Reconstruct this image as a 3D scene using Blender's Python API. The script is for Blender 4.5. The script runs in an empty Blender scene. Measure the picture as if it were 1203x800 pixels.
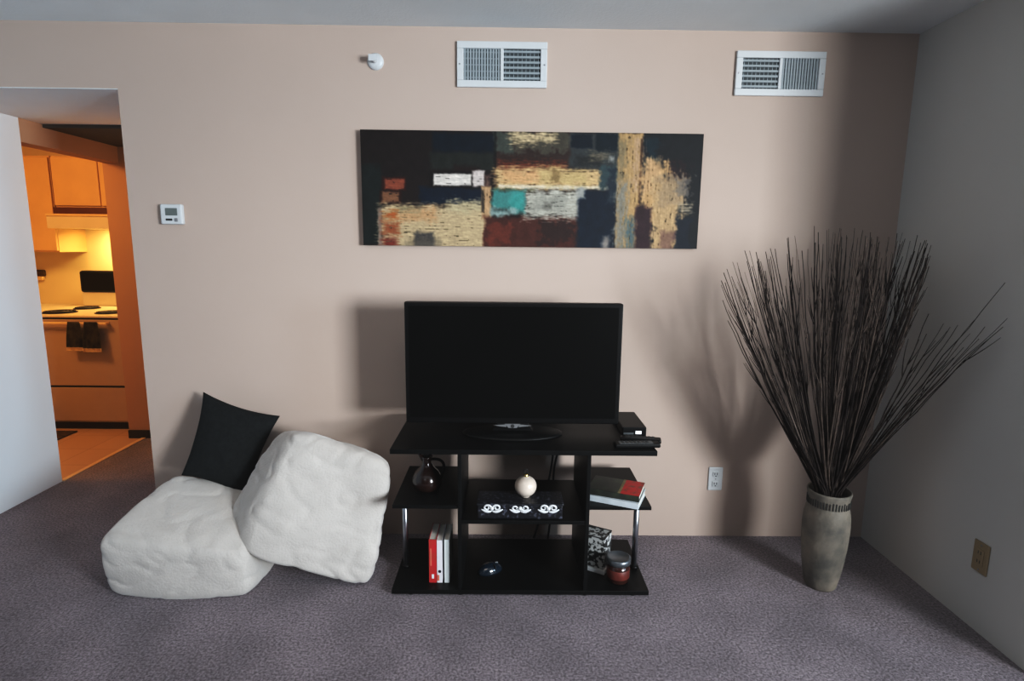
import bpy, bmesh, math, random
from mathutils import Vector, Matrix, noise
random.seed(7)
C = bpy.context.scene.collection
R = math.radians

# ------------------------------------------------------------------ materials
def lin(c):
    return c / 12.92 if c <= .04045 else ((c + .055) / 1.055) ** 2.4
def rgb(r, g, b):
    return (lin(r / 255), lin(g / 255), lin(b / 255), 1)
def mat(name, col, rough=.6, metal=0, var=.0, scale=8, bump=0, bscale=60, bdist=.004, spec=.5,
        emit=None, estr=0, col2=None, sheen=0, detail=4, coat=0):
    m = bpy.data.materials.new(name); m.use_nodes = True
    nt = m.node_tree; b = nt.nodes['Principled BSDF']
    b.inputs['Base Color'].default_value = col
    b.inputs['Roughness'].default_value = rough
    b.inputs['Metallic'].default_value = metal
    b.inputs['Specular IOR Level'].default_value = spec
    if sheen: b.inputs['Sheen Weight'].default_value = sheen
    if coat: b.inputs['Coat Weight'].default_value = coat
    tc = nt.nodes.new('ShaderNodeTexCoord')
    if var or col2:
        n = nt.nodes.new('ShaderNodeTexNoise'); n.inputs['Scale'].default_value = scale
        n.inputs['Detail'].default_value = detail
        nt.links.new(tc.outputs['Object'], n.inputs['Vector'])
        r = nt.nodes.new('ShaderNodeValToRGB')
        r.color_ramp.elements[0].position = .35; r.color_ramp.elements[1].position = .65
        c2 = col2 or tuple(min(1, c * (1 - var)) for c in col[:3]) + (1,)
        r.color_ramp.elements[0].color = c2; r.color_ramp.elements[1].color = col
        nt.links.new(n.outputs['Fac'], r.inputs['Fac'])
        nt.links.new(r.outputs['Color'], b.inputs['Base Color'])
    if bump:
        n2 = nt.nodes.new('ShaderNodeTexNoise'); n2.inputs['Scale'].default_value = bscale
        n2.inputs['Detail'].default_value = 5
        nt.links.new(tc.outputs['Object'], n2.inputs['Vector'])
        bp = nt.nodes.new('ShaderNodeBump'); bp.inputs['Strength'].default_value = bump
        bp.inputs['Distance'].default_value = bdist
        nt.links.new(n2.outputs['Fac'], bp.inputs['Height'])
        nt.links.new(bp.outputs['Normal'], b.inputs['Normal'])
    if emit:
        b.inputs['Emission Color'].default_value = emit
        b.inputs['Emission Strength'].default_value = estr
    return m

M = {}
M['peach'] = mat('peach_paint', (.53, .428, .370, 1), .85, var=.03, scale=1.5, bump=.12, bscale=140, bdist=.002, spec=.2)
M['white_wall'] = mat('white_paint', (.74, .83, .90, 1), .85, var=.03, scale=1.2, bump=.12, bscale=140, bdist=.002, spec=.2)
M['rear_wall'] = mat('bounce_cut_rear', (.16, .155, .15, 1), .85, var=.05, scale=2, spec=.2)  # unseen walls, given a dark colour to cut bounce light
M['gray_wall'] = mat('cool_paint', (.56, .55, .525, 1), .85, var=.03, scale=1.2, bump=.12, bscale=140, bdist=.002, spec=.2)
M['ceil'] = mat('ceiling_paint', (.78, .82, .84, 1), .9, var=.04, scale=3, bump=.25, bscale=90, bdist=.004, spec=.1)
M['hall_ceil'] = mat('hall_ceiling_shade', (.10, .09, .08, 1), .9, var=.05, scale=3, spec=.1)  # shade of the far hall ceiling put into a dark base colour
M['hall_wall'] = mat('hall_spill_tint', (.46, .30, .20, 1), .85, var=.04, scale=2, spec=.2)  # warm kitchen light spill is mixed into this tan base colour
M['dark_trim'] = mat('dark_trim', (.012, .011, .010, 1), .7)
M['black_lam'] = mat('black_laminate', (.003, .0035, .0038, 1), .45, var=.3, scale=30, spec=.2)
M['black_plas'] = mat('black_plastic', (.0035, .0036, .004, 1), .4, var=.1, scale=20, spec=.2)
M['screen'] = mat('screen_glass', (.003, .0032, .0032, 1), .3, var=.1, scale=3, spec=.12)
M['chrome'] = mat('brushed_chrome', (.55, .58, .62, 1), .28, 1, var=.1, scale=40)
M['silver'] = mat('silver_plastic', (.35, .35, .36, 1), .35, .6, var=.05, scale=20)
M['white_plas'] = mat('white_plastic', (.62, .64, .65, 1), .4, var=.03, scale=20)
M['beige_plas'] = mat('beige_plastic', (.32, .24, .14, 1), .5, var=.05, scale=20)
M['slot'] = mat('dark_slot', (.03, .03, .03, 1), .6, var=.1, scale=20)
M['duct'] = mat('duct_shadow', (.05, .06, .065, 1), .7, var=.1, scale=20)
M['slat'] = mat('vent_slat', (.30, .34, .36, 1), .5, var=.05, scale=20)
M['lcd'] = mat('lcd_gray', (.16, .18, .17, 1), .3, var=.1, scale=30)
M['plush'] = mat('cream_plush', (.58, .545, .51, 1), .95, var=.10, scale=9, bump=.45, bscale=110, bdist=.006, spec=.1, sheen=.4, detail=6)
M['blackcloth'] = mat('black_cloth', (.014, .016, .017, 1), .9, var=.25, scale=60, bump=.3, bscale=300, bdist=.002, spec=.15)
M['twig'] = mat('twig_bark', (.030, .023, .021, 1), .85, col2=(.012, .010, .010, 1), scale=30, spec=.03)
M['twig_light'] = mat('pale_twig_bark', (.10, .075, .062, 1), .85, col2=(.04, .03, .026, 1), scale=25, spec=.05)
M['clay'] = mat('mottled_clay', (.235, .205, .168, 1), .6, col2=(.095, .09, .08, 1), scale=9, bump=.5, bscale=35, bdist=.006, spec=.3, detail=8)
M['clay_dark'] = mat('dark_clay_mark', (.035, .035, .032, 1), .7, var=.2, scale=30)
M['paper'] = mat('book_paper', (.72, .70, .64, 1), .8, var=.08, scale=120)
M['gold'] = mat('gold_cap', (.6, .42, .18, 1), .3, 1, var=.1, scale=30)
M['pearl'] = mat('pearl_glaze', (.74, .64, .55, 1), .3, var=.15, scale=18, coat=.3)
M['wht_orn'] = mat('white_scroll', (.72, .74, .76, 1), .35, var=.15, scale=60)
M['amber'] = mat('amber_glaze', (.022, .009, .007, 1), .2, var=.4, scale=20, coat=.3)
M['cable'] = mat('cable_rubber', (.01, .01, .012, 1), .5, var=.1, scale=20)
M['candle_red'] = mat('red_candle_jar', (.05, .014, .010, 1), .2, var=.3, scale=20, coat=.5)
M['tin'] = mat('gray_tin_lid', (.20, .22, .24, 1), .35, .7, var=.2, scale=30)
M['oak'] = mat('maple_cabinet', (.72, .50, .28, 1), .55, var=.08, scale=5, bump=.05, bscale=40)
M['enamel'] = mat('dim_lit_enamel', (.44, .35, .27, 1), .35, var=.03, scale=10)  # white stove front; dim warm light is put into this colour
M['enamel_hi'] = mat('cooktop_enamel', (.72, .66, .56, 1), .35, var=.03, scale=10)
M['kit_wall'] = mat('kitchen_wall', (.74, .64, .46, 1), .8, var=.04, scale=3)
M['burner'] = mat('burner_coil', (.012, .011, .010, 1), .5, var=.1, scale=30)
M['handle'] = mat('oven_handle', (.75, .58, .35, 1), .35, var=.05, scale=30)
M['towel'] = mat('dark_towel', (.035, .032, .03, 1), .95, col2=(.10, .085, .06, 1), scale=18, spec=.1)
M['rug'] = mat('kitchen_rug', (.05, .035, .02, 1), .95, col2=(.10, .06, .03, 1), scale=40, spec=.1)

def ramp_mat(name, scale, stops, rough=.5, vor=False, bump=0):
    m = bpy.data.materials.new(name); m.use_nodes = True
    nt = m.node_tree; b = nt.nodes['Principled BSDF']; b.inputs['Roughness'].default_value = rough
    tc = nt.nodes.new('ShaderNodeTexCoord')
    if vor:
        n = nt.nodes.new('ShaderNodeTexVoronoi'); o = n.outputs['Distance']
    else:
        n = nt.nodes.new('ShaderNodeTexNoise'); n.inputs['Detail'].default_value = 3; o = n.outputs['Fac']
    n.inputs['Scale'].default_value = scale
    nt.links.new(tc.outputs['Object'], n.inputs['Vector'])
    r = nt.nodes.new('ShaderNodeValToRGB'); cr = r.color_ramp
    while len(cr.elements) < len(stops): cr.elements.new(.5)
    for e, (p_, c_) in zip(cr.elements, stops): e.position = p_; e.color = c_
    nt.links.new(o, r.inputs['Fac']); nt.links.new(r.outputs['Color'], b.inputs['Base Color'])
    return m
M['bw'] = ramp_mat('black_white_floral', 42, [(.0, (.012, .013, .014, 1)), (.47, (.02, .022, .022, 1)), (.53, (.55, .56, .55, 1)), (1, (.6, .6, .58, 1))], .5)
M['scroll_box'] = ramp_mat('black_box_flecked', 70, [(0, (.006, .007, .01, 1)), (.56, (.008, .009, .013, 1)), (.64, (.07, .075, .10, 1)), (1, (.09, .09, .13, 1))], .35)
M['bookred'] = ramp_mat('red_floral_cover', 34, [(0, (.30, .006, .008, 1)), (.48, (.55, .02, .02, 1)), (.62, (.28, .05, .03, 1)), (1, (.10, .05, .02, 1))], .4)
M['bookgreen'] = ramp_mat('dark_green_cover', 20, [(0, (.012, .014, .012, 1)), (.5, (.03, .034, .027, 1)), (.7, (.05, .07, .04, 1)), (1, (.06, .06, .04, 1))], .35)
M['spine_red'] = mat('red_spine', (.50, .018, .03, 1), .45, col2=(.42, .04, .03, 1), scale=22)
M['spine_white'] = mat('white_spine', (.78, .76, .80, 1), .5, var=.06, scale=20)
M['spine_ice'] = mat('pale_blue_spine', (.76, .82, .82, 1), .5, var=.06, scale=20)
M['cover_pale'] = mat('pale_blue_cover', (.62, .68, .72, 1), .5, var=.15, scale=20)
M['teal_gloss'] = mat('dark_blue_gloss', (.008, .016, .028, 1), .15, var=.2, scale=20, coat=.6)
M['led'] = mat('white_led', (.8, .8, .8, 1), .4, emit=(.9, .95, 1, 1), estr=.6)
M['scr_gray'] = mat('gray_keypad', (.10, .11, .115, 1), .4, var=.2, scale=60)
M['spine_dark'] = mat('dark_title_mark', (.01, .01, .015, 1), .5)
M['spine_coral'] = mat('coral_spine_mark', (.62, .18, .12, 1), .5, var=.1, scale=30)
M['gold_line'] = mat('olive_gold_stripe', (.30, .24, .12, 1), .5, var=.3, scale=60)

def carpet():
    m = bpy.data.materials.new('carpet_pile'); m.use_nodes = True
    nt = m.node_tree; b = nt.nodes['Principled BSDF']; b.inputs['Roughness'].default_value = 1
    b.inputs['Specular IOR Level'].default_value = .05
    b.inputs['Sheen Weight'].default_value = .15
    tc = nt.nodes.new('ShaderNodeTexCoord')
    n = nt.nodes.new('ShaderNodeTexNoise'); n.inputs['Scale'].default_value = 105; n.inputs['Detail'].default_value = 6; n.inputs['Roughness'].default_value = .7
    n2 = nt.nodes.new('ShaderNodeTexNoise'); n2.inputs['Scale'].default_value = 3.5; n2.inputs['Detail'].default_value = 4
    for k in (n, n2): nt.links.new(tc.outputs['Object'], k.inputs['Vector'])
    r = nt.nodes.new('ShaderNodeValToRGB'); cr = r.color_ramp
    cr.elements[0].position = .36; cr.elements[0].color = (.125, .108, .117, 1)
    cr.elements[1].position = .66; cr.elements[1].color = (.45, .398, .425, 1)
    nt.links.new(n.outputs['Fac'], r.inputs['Fac'])
    r2 = nt.nodes.new('ShaderNodeValToRGB'); r2.color_ramp.elements[0].color = (.82, .80, .82, 1); r2.color_ramp.elements[1].color = (1.1, 1.07, 1.09, 1)
    r2.color_ramp.elements[0].position = .35; r2.color_ramp.elements[1].position = .65
    nt.links.new(n2.outputs['Fac'], r2.inputs['Fac'])
    mx = nt.nodes.new('ShaderNodeMix'); mx.data_type = 'RGBA'; mx.blend_type = 'MULTIPLY'; mx.inputs[0].default_value = 1
    nt.links.new(r.outputs['Color'], mx.inputs[6]); nt.links.new(r2.outputs['Color'], mx.inputs[7])
    nt.links.new(mx.outputs[2], b.inputs['Base Color'])
    bp = nt.nodes.new('ShaderNodeBump'); bp.inputs['Strength'].default_value = .9; bp.inputs['Distance'].default_value = .012
    nt.links.new(n.outputs['Fac'], bp.inputs['Height']); nt.links.new(bp.outputs['Normal'], b.inputs['Normal'])
    return m
M['carpet'] = carpet()
def tiles():
    m = bpy.data.materials.new('kitchen_tile'); m.use_nodes = True
    nt = m.node_tree; b = nt.nodes['Principled BSDF']; b.inputs['Roughness'].default_value = .5
    tc = nt.nodes.new('ShaderNodeTexCoord'); br = nt.nodes.new('ShaderNodeTexBrick')
    br.offset = 0; br.inputs['Scale'].default_value = 1; br.inputs['Brick Width'].default_value = .3; br.inputs['Row Height'].default_value = .3
    br.inputs['Mortar Size'].default_value = .004
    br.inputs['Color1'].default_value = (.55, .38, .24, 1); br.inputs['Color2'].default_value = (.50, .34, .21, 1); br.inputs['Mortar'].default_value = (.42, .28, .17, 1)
    nt.links.new(tc.outputs['Object'], br.inputs['Vector']); nt.links.new(br.outputs['Color'], b.inputs['Base Color'])
    return m
M['tile'] = tiles()

# ------------------------------------------------------------------ mesh helpers
def obj(name, bm, m, parent=None, smooth=False, loc=None):
    bmesh.ops.recalc_face_normals(bm, faces=bm.faces)
    me = bpy.data.meshes.new(name); bm.to_mesh(me); bm.free()
    o = bpy.data.objects.new(name, me); C.objects.link(o)
    for x in (m if isinstance(m, (list, tuple)) else [m]): me.materials.append(x)
    if smooth:
        for p in me.polygons: p.use_smooth = True
    if parent:
        o.parent = parent
        if loc is None:
            o.location = (0, 0, 0)
    if loc is not None: o.location = loc
    return o
def thing(name, label, cat, loc=(0, 0, 0), rz=0, group=None):
    o = bpy.data.objects.new(name, None); C.objects.link(o)
    o.location = loc; o.rotation_euler = (0, 0, rz); o.empty_display_size = .05
    o['label'] = label; o['category'] = cat
    if group: o['group'] = group
    return o
def tag(o, label, cat, group=None, kind=None):
    o['label'] = label; o['category'] = cat
    if group: o['group'] = group
    if kind: o['kind'] = kind
    return o
def struct(name, bm, m):
    o = obj(name, bm, m); o['kind'] = 'structure'; return o
def new(): return bmesh.new()
def box(bm, x0, x1, y0, y1, z0, z1, bev=0, seg=2, mi=0):
    g = bmesh.ops.create_cube(bm, size=1)
    vs = g['verts']
    for v in vs:
        v.co = Vector(((x0 + x1) / 2 + v.co.x * (x1 - x0), (y0 + y1) / 2 + v.co.y * (y1 - y0), (z0 + z1) / 2 + v.co.z * (z1 - z0)))
    fs = set(f for v in vs for f in v.link_faces)
    for f in fs: f.material_index = mi
    if bev:
        es = list(set(e for v in vs for e in v.link_edges))
        bmesh.ops.bevel(bm, geom=es, offset=bev, segments=seg, affect='EDGES', profile=.5)
    return bm
def bx(*a, **k): return box(new(), *a, **k)
def lathe(bm, prof, cx=0, cy=0, n=40, mi=0, cap=True):
    rings = []
    for r, z in prof:
        if r < 1e-5: rings.append([bm.verts.new((cx, cy, z))])
        else: rings.append([bm.verts.new((cx + r * math.cos(2 * math.pi * i / n), cy + r * math.sin(2 * math.pi * i / n), z)) for i in range(n)])
    for a, b in zip(rings, rings[1:]):
        for i in range(n):
            j = (i + 1) % n
            if len(a) == 1 and len(b) == 1: continue
            if len(a) == 1: f = bm.faces.new((a[0], b[j], b[i]))
            elif len(b) == 1: f = bm.faces.new((a[i], a[j], b[0]))
            else: f = bm.faces.new((a[i], a[j], b[j], b[i]))
            f.material_index = mi
    return bm
def tube(bm, pts, rad, n=8, mi=0):
    pts = [Vector(p) for p in pts]
    if not isinstance(rad, (list, tuple)): rad = [rad] * len(pts)
    prev = None; rings = []
    for i, p in enumerate(pts):
        t = (pts[min(i + 1, len(pts) - 1)] - pts[max(i - 1, 0)]).normalized()
        if prev is None:
            a = t.orthogonal().normalized()
        else:
            a = (prev - t * prev.dot(t)).normalized()
        prev = a; b = t.cross(a)
        rings.append([bm.verts.new(p + (a * math.cos(2 * math.pi * k / n) + b * math.sin(2 * math.pi * k / n)) * rad[i]) for k in range(n)])
    for r0, r1 in zip(rings, rings[1:]):
        for k in range(n):
            f = bm.faces.new((r0[k], r0[(k + 1) % n], r1[(k + 1) % n], r1[k])); f.material_index = mi
    bm.faces.new(rings[0][::-1]).material_index = mi; bm.faces.new(rings[-1]).material_index = mi
    return bm
def bez(p0, p1, p2, n):
    p0, p1, p2 = map(Vector, (p0, p1, p2)); out = []
    for i in range(n + 1):
        t = i / n; out.append(p0 * (1 - t) ** 2 + p1 * 2 * t * (1 - t) + p2 * t * t)
    return out
def prism(bm, poly, y0, y1, mi=0):
    """poly in x,z extruded along y"""
    a = [bm.verts.new((x, y0, z)) for x, z in poly]; b = [bm.verts.new((x, y1, z)) for x, z in poly]
    bm.faces.new(a).material_index = mi; bm.faces.new(b[::-1]).material_index = mi
    n = len(poly)
    for i in range(n): bm.faces.new((a[i], b[i], b[(i + 1) % n], a[(i + 1) % n])).material_index = mi
    return bm

# ------------------------------------------------------------------ key dimensions
XR, XO, XL, ZC, ZO = 1.8535, -1.775, -2.754, 2.44, 2.155
YR, XF = -4.3, 4.5            # rear wall, far right wall

# ------------------------------------------------------------------ setting
bm = new()
box(bm, XL, XF, YR, 0, -.05, 0)
box(bm, XL, -1.66, 0, 1.56, -.05, 0)
struct('floor', bm, M['carpet'])
struct('floor_kitchen', bx(-4.8, XL, .1, 2.5, -.05, -.001), M['tile'])
struct('ceiling', bx(XL, XF, YR, .0, ZC, ZC + .05), M['ceil'])
bm = new(); box(bm, XO, XR + .12, 0, .12, 0, ZC); box(bm, XL, XO, 0, .12, ZO + .003, ZC)
struct('wall_back', bm, M['peach'])
bm = new(); box(bm, XL - .115, XL, YR, .63, 0, ZC); struct('wall_left', bm, M['white_wall'])
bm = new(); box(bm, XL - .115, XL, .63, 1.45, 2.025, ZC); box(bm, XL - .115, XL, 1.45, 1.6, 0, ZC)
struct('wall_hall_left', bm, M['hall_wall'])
struct('wall_right', bx(XR, XR + .12, -.985, 0, 0, ZC), M['gray_wall'])
struct('wall_alcove', bx(XR + .12, XF, -.985, -.90, 0, ZC), M['rear_wall'])
struct('wall_far_right', bx(XF, XF + .1, YR, -.90, 0, ZC), M['rear_wall'])
WX0, WX1, WZ0, WZ1 = 2.75, 4.05, .95, 2.25
bm = new(); box(bm, XL, WX0, YR - .1, YR, 0, ZC); box(bm, WX1, XF, YR - .1, YR, 0, ZC)
box(bm, WX0, WX1, YR - .1, YR, 0, WZ0); box(bm, WX0, WX1, YR - .1, YR, WZ1, ZC)
struct('wall_rear', bm, M['rear_wall'])
bm = new()
for a in ((WX0, WX0 + .04, WZ0, WZ1), (WX1 - .04, WX1, WZ0, WZ1), (WX0, WX1, WZ0, WZ0 + .04), (WX0, WX1, WZ1 - .04, WZ1)):
    box(bm, a[0], a[1], YR - .08, YR - .03, a[2], a[3])
struct('window_1', bm, M['white_plas'])
# hall
struct('ceiling_hall_near', bx(XL, XO, .0, .80, ZO, ZO + .003), M['ceil'])
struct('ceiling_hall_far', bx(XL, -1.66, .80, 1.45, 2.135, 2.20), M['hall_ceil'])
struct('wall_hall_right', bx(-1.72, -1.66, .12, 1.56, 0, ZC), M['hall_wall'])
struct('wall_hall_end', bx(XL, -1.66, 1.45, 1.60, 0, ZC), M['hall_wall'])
struct('baseboard_hall', bx(-2.869, -1.72, 1.438, 1.45, 0, .062), M['dark_trim'])
# kitchen shell
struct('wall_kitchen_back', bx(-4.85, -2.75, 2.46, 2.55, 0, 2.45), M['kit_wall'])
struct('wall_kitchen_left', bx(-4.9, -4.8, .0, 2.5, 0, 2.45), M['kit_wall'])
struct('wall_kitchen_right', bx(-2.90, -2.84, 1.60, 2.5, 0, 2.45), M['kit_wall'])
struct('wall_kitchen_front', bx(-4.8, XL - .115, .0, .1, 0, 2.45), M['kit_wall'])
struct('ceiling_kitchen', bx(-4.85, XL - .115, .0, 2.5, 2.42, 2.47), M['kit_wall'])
struct('trim_threshold', bx(XL - .02, XL + .012, .63, 1.45, -.002, .006, bev=.002), M['handle'])

# ------------------------------------------------------------------ camera
cam = bpy.data.cameras.new('camera'); co = bpy.data.objects.new('camera', cam); C.objects.link(co)
cam.sensor_width = 36; cam.lens = 670 / 1203 * 36; cam.clip_start = .05
r_ = Vector((.9999068, -.0078617, .01116193)); u_ = Vector((-.0097467, .16143966, .98683445)); f_ = Vector((.00956018, .98685127, -.16134799))
mw = Matrix(((r_.x, u_.x, -f_.x, 0), (r_.y, u_.y, -f_.y, -2.7516), (r_.z, u_.z, -f_.z, 1.4678), (0, 0, 0, 1)))
co.matrix_world = mw
bpy.context.scene.camera = co

# ------------------------------------------------------------------ painting
def canvas():
    x0, x1, z0, z1 = -.676, .894, 1.470, 1.989
    NX, NZ = 420, 140
    S = []
    def st(u0, v0, u1, v1, c, rag=.006, al=1., streak=0): S.append((u0, v0, u1, v1, c, rag, al, streak))
    st(0, 0, .2, .42, (34, 26, 25)); st(0, .3, .06, 1, (29, 37, 36), .015)
    st(.2, .18, .39, .33, (38, 42, 38), .01); st(.21, .02, .39, .18, (15, 28, 42), .008)
    st(.17, .48, .36, .63, (18, 32, 52), .015)
    st(.06, .40, .13, .515, (60, 24, 18), .004); st(.068, .415, .125, .505, (150, 74, 50), .006, 1, 1)
    st(.052, .52, .115, .635, (52, 24, 18), .004); st(.058, .53, .108, .62, (138, 92, 62), .006, 1, 1)
    st(.05, .645, .375, 1.05, (197, 170, 126), .012, 1, 1); st(.25, .60, .375, .70, (190, 172, 130), .02, 1, 1)
    st(.10, .68, .22, .78, (205, 152, 100), .02, .8, 1); st(.10, .66, .17, .70, (140, 130, 95), .015, .7, 1)
    st(.045, .67, .056, 1.05, (140, 120, 105), .006)
    st(.058, .71, .10, .76, (176, 88, 36), .008, 1, 1); st(.058, .80, .105, .9, (158, 78, 42), .01, .95, 1); st(.058, .93, .10, 1.05, (130, 50, 36), .008, 1, 1)
    st(.15, .88, .212, 1.05, (48, 50, 58), .012, .8); st(.13, .93, .23, 1.05, (110, 100, 84), .02, .5)
    st(.27, .30, .345, .36, (40, 26, 24), .01); st(.20, .345, .325, .49, (24, 20, 20), .006)
    st(.212, .365, .322, .467, (226, 217, 206), .004, 1, 1); st(.326, .335, .362, .467, (216, 202, 194), .006, 1, 1); st(.362, .37, .376, .467, (120, 90, 80), .008)
    st(.352, .47, .381, .76, (192, 150, 106), .006, 1, 2); st(.352, .5, .36, .7, (70, 60, 50), .004)
    st(.395, 0, .62, .32, (58, 40, 35), .01); st(.395, 0, .445, .18, (72, 78, 70), .02); st(.44, .0, .62, .17, (80, 74, 62), .03)
    st(.44, .0, .565, .10, (206, 180, 134), .022, 1, 1)
    st(.40, .255, .60, .32, (112, 50, 32), .015, 1, 1)
    st(.36, .73, .65, 1.05, (86, 42, 33), .015); st(.37, .8, .44, .98, (122, 52, 36), .03, .8); st(.52, .78, .63, .95, (50, 34, 32), .04, .8)
    st(.3925, .31, .715, .48, (214, 174, 116), .008, 1, 1); st(.41, .33, .52, .43, (222, 160, 104), .02, .7, 1); st(.40, .455, .73, .488, (228, 208, 172), .005, 1, 1)
    st(.52, .32, .66, .45, (196, 168, 104), .03, .6, 1); st(.56, .33, .58, .44, (120, 92, 56), .02, .6)
    st(.39, .488, .51, .51, (102, 100, 62), .008)
    st(.478, .50, .655, .74, (182, 178, 162), .012, 1, 1); st(.50, .54, .60, .70, (150, 148, 136), .03, .7, 1); st(.535, .62, .56, .66, (90, 86, 78), .012, .7)
    st(.384, .505, .48, .70, (66, 142, 136), .01); st(.44, .53, .478, .66, (58, 158, 150), .012); st(.384, .66, .46, .72, (150, 176, 170), .015, .9); st(.386, .66, .43, .69, (48, 60, 58), .012, .8)
    st(.61, 0, .755, .31, (58, 63, 64), .01); st(.615, .02, .675, .13, (18, 31, 44), .006); st(.685, .01, .752, .16, (19, 34, 44), .006); st(.63, .2, .70, .30, (44, 46, 46), .02)
    st(.668, .17, .725, .22, (128, 114, 90), .02, .7, 1); st(.73, .20, .742, .245, (190, 190, 180), .01)
    st(.70, .28, .755, .48, (56, 76, 80), .02)
    st(.6375, .49, .752, 1.05, (20, 34, 52), .008); st(.725, .30, .752, .6, (38, 52, 64), .015)
    st(.63, .48, .66, .56, (186, 184, 172), .012, .8); st(.715, .9, .735, 1.05, (140, 132, 124), .008)
    st(.8225, 0, 1, 1.05, (30, 33, 37), .005); st(.83, .05, .87, .3, (24, 44, 54), .03); st(.9, .25, .96, .45, (46, 30, 34), .04, .8)
    st(.7525, 0, .8225, 1.05, (188, 148, 94), .006, 1, 2); st(.7525, .42, .782, 1.05, (138, 132, 116), .01, 1, 2); st(.7525, .05, .775, .4, (120, 110, 86), .02, .7, 2)
    st(.784, .74, .81, 1.05, (84, 104, 108), .01, 1, 2); st(.80, .05, .82, .5, (196, 158, 126), .015, .7, 2); st(.817, .05, .823, .62, (60, 36, 24), .003)
    st(.824, .26, .90, .78, (202, 156, 100), .025, 1, 2); st(.83, .22, .875, .5, (206, 160, 108), .02, 1, 2); st(.855, .40, .945, 1.05, (196, 158, 108), .03, 1, 2)
    st(.88, .36, .955, .62, (168, 140, 104), .045, .8, 2); st(.93, .38, .97, .52, (120, 112, 104), .04, .7); st(.945, .60, .975, .66, (176, 160, 132), .02, .8, 1)
    st(.93, .72, .98, 1.05, (28, 37, 50), .02); st(.89, .85, .93, 1.05, (120, 84, 76), .02, .7)
    st(.813, .64, .858, 1.05, (62, 40, 46), .008); st(.813, .62, .838, .74, (58, 38, 42), .01)
    st(.39, 0, .3945, .31, (18, 22, 22), .002)
    E = 1.15
    bm = new(); vs = []
    cols = []
    for j in range(NZ + 1):
        for i in range(NX + 1):
            u, v = i / NX, j / NZ
            vs.append(bm.verts.new((x0 + (x1 - x0) * u, -.0305, z1 + (z0 - z1) * v)))
            c = [34, 27, 26]
            X, Z = u * 3.03, v
            for k, (u0, v0, u1, v1, col, rag, al, sk) in enumerate(S):
                if u < u0 - .06 or u > u1 + .06 or v < v0 - .15 or v > v1 + .15: continue
                n1 = noise.noise((X * 14 + k, Z * 14, k * 3.7)) + .6 * noise.noise((X * 38, Z * 38 + k, k))
                n2 = noise.noise((X * 13, Z * 15 + k, k * 1.3 + 9)) + .6 * noise.noise((X * 40 + 5, Z * 36, k))
                du = min(u - u0, u1 - u) + .6 * rag * n1; dv = (min(v - v0, v1 - v) / 3.03) + .6 * rag * n2
                d = min(du, dv)
                
                if sk == 1: s = noise.noise((X * 9, Z * 70, k)) * .7 + noise.noise((X * 30, Z * 90, k + 3)) * .5
                elif sk == 2: s = noise.noise((X * 60, Z * 10, k)) * .7 + noise.noise((X * 50, Z * 40, k + 3)) * .5
                else: s = noise.noise((X * 16, Z * 16, k)) * .6
                if sk and rag > .0075: a = max(0, min(1, d / .022 + .45 + .75 * s)) * al
                else: a = max(0, min(1, d / (.006 if rag <= .006 else .012) + .5)) * al
                if a <= 0: continue
                br = 1 + .22 * s
                if sk and s < -.42: br *= .55
                lm = (col[0] * .3 + col[1] * .59 + col[2] * .11)
                for q in range(3): c[q] += (min(255, (col[q] * .80 + lm * .20) * br * .96) - c[q]) * a
            br = 1 + .08 * noise.noise((X * 60, Z * 60, 1))
            cols.append([min(1, lin(min(255, max(0, q * br)) / 255) / E) for q in c])
    for j in range(NZ):
        for i in range(NX):
            a = j * (NX + 1) + i
            bm.faces.new((vs[a], vs[a + NX + 1], vs[a + NX + 2], vs[a + 1]))
    m = bpy.data.materials.new('painted_canvas'); m.use_nodes = True
    nt = m.node_tree; b = nt.nodes['Principled BSDF']; b.inputs['Roughness'].default_value = .6; b.inputs['Specular IOR Level'].default_value = .25
    at = nt.nodes.new('ShaderNodeVertexColor'); at.layer_name = 'paint'
    nt.links.new(at.outputs['Color'], b.inputs['Base Color'])
    nz = nt.nodes.new('ShaderNodeTexNoise'); nz.inputs['Scale'].default_value = 90; tc = nt.nodes.new('ShaderNodeTexCoord')
    nt.links.new(tc.outputs['Object'], nz.inputs['Vector']); bp = nt.nodes.new('ShaderNodeBump'); bp.inputs['Strength'].default_value = .1; bp.inputs['Distance'].default_value = .003
    nt.links.new(nz.outputs['Fac'], bp.inputs['Height']); nt.links.new(bp.outputs['Normal'], b.inputs['Normal'])
    t = thing('abstract_painting', 'long abstract canvas of dark and cream blocks hanging above the television', 'painting', ((x0 + x1) / 2, 0, z0))
    off = Vector(t.location)
    for v in bm.verts: v.co -= off
    me = bpy.data.meshes.new('painted_surface'); bm.to_mesh(me); bm.free()
    ca = me.color_attributes.new('paint', 'FLOAT_COLOR', 'POINT')
    for i, c in enumerate(cols): ca.data[i].color = (*c, 1)
    o = bpy.data.objects.new('painted_surface', me); C.objects.link(o); me.materials.append(m); o.parent = t
    w = (x1 - x0) / 2
    obj('canvas_edge', bx(-w, w, -.030, -.001, 0, z1 - z0), mat('canvas_edge', (.03, .025, .022, 1), .8, var=.2, scale=30), t)
canvas()

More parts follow.
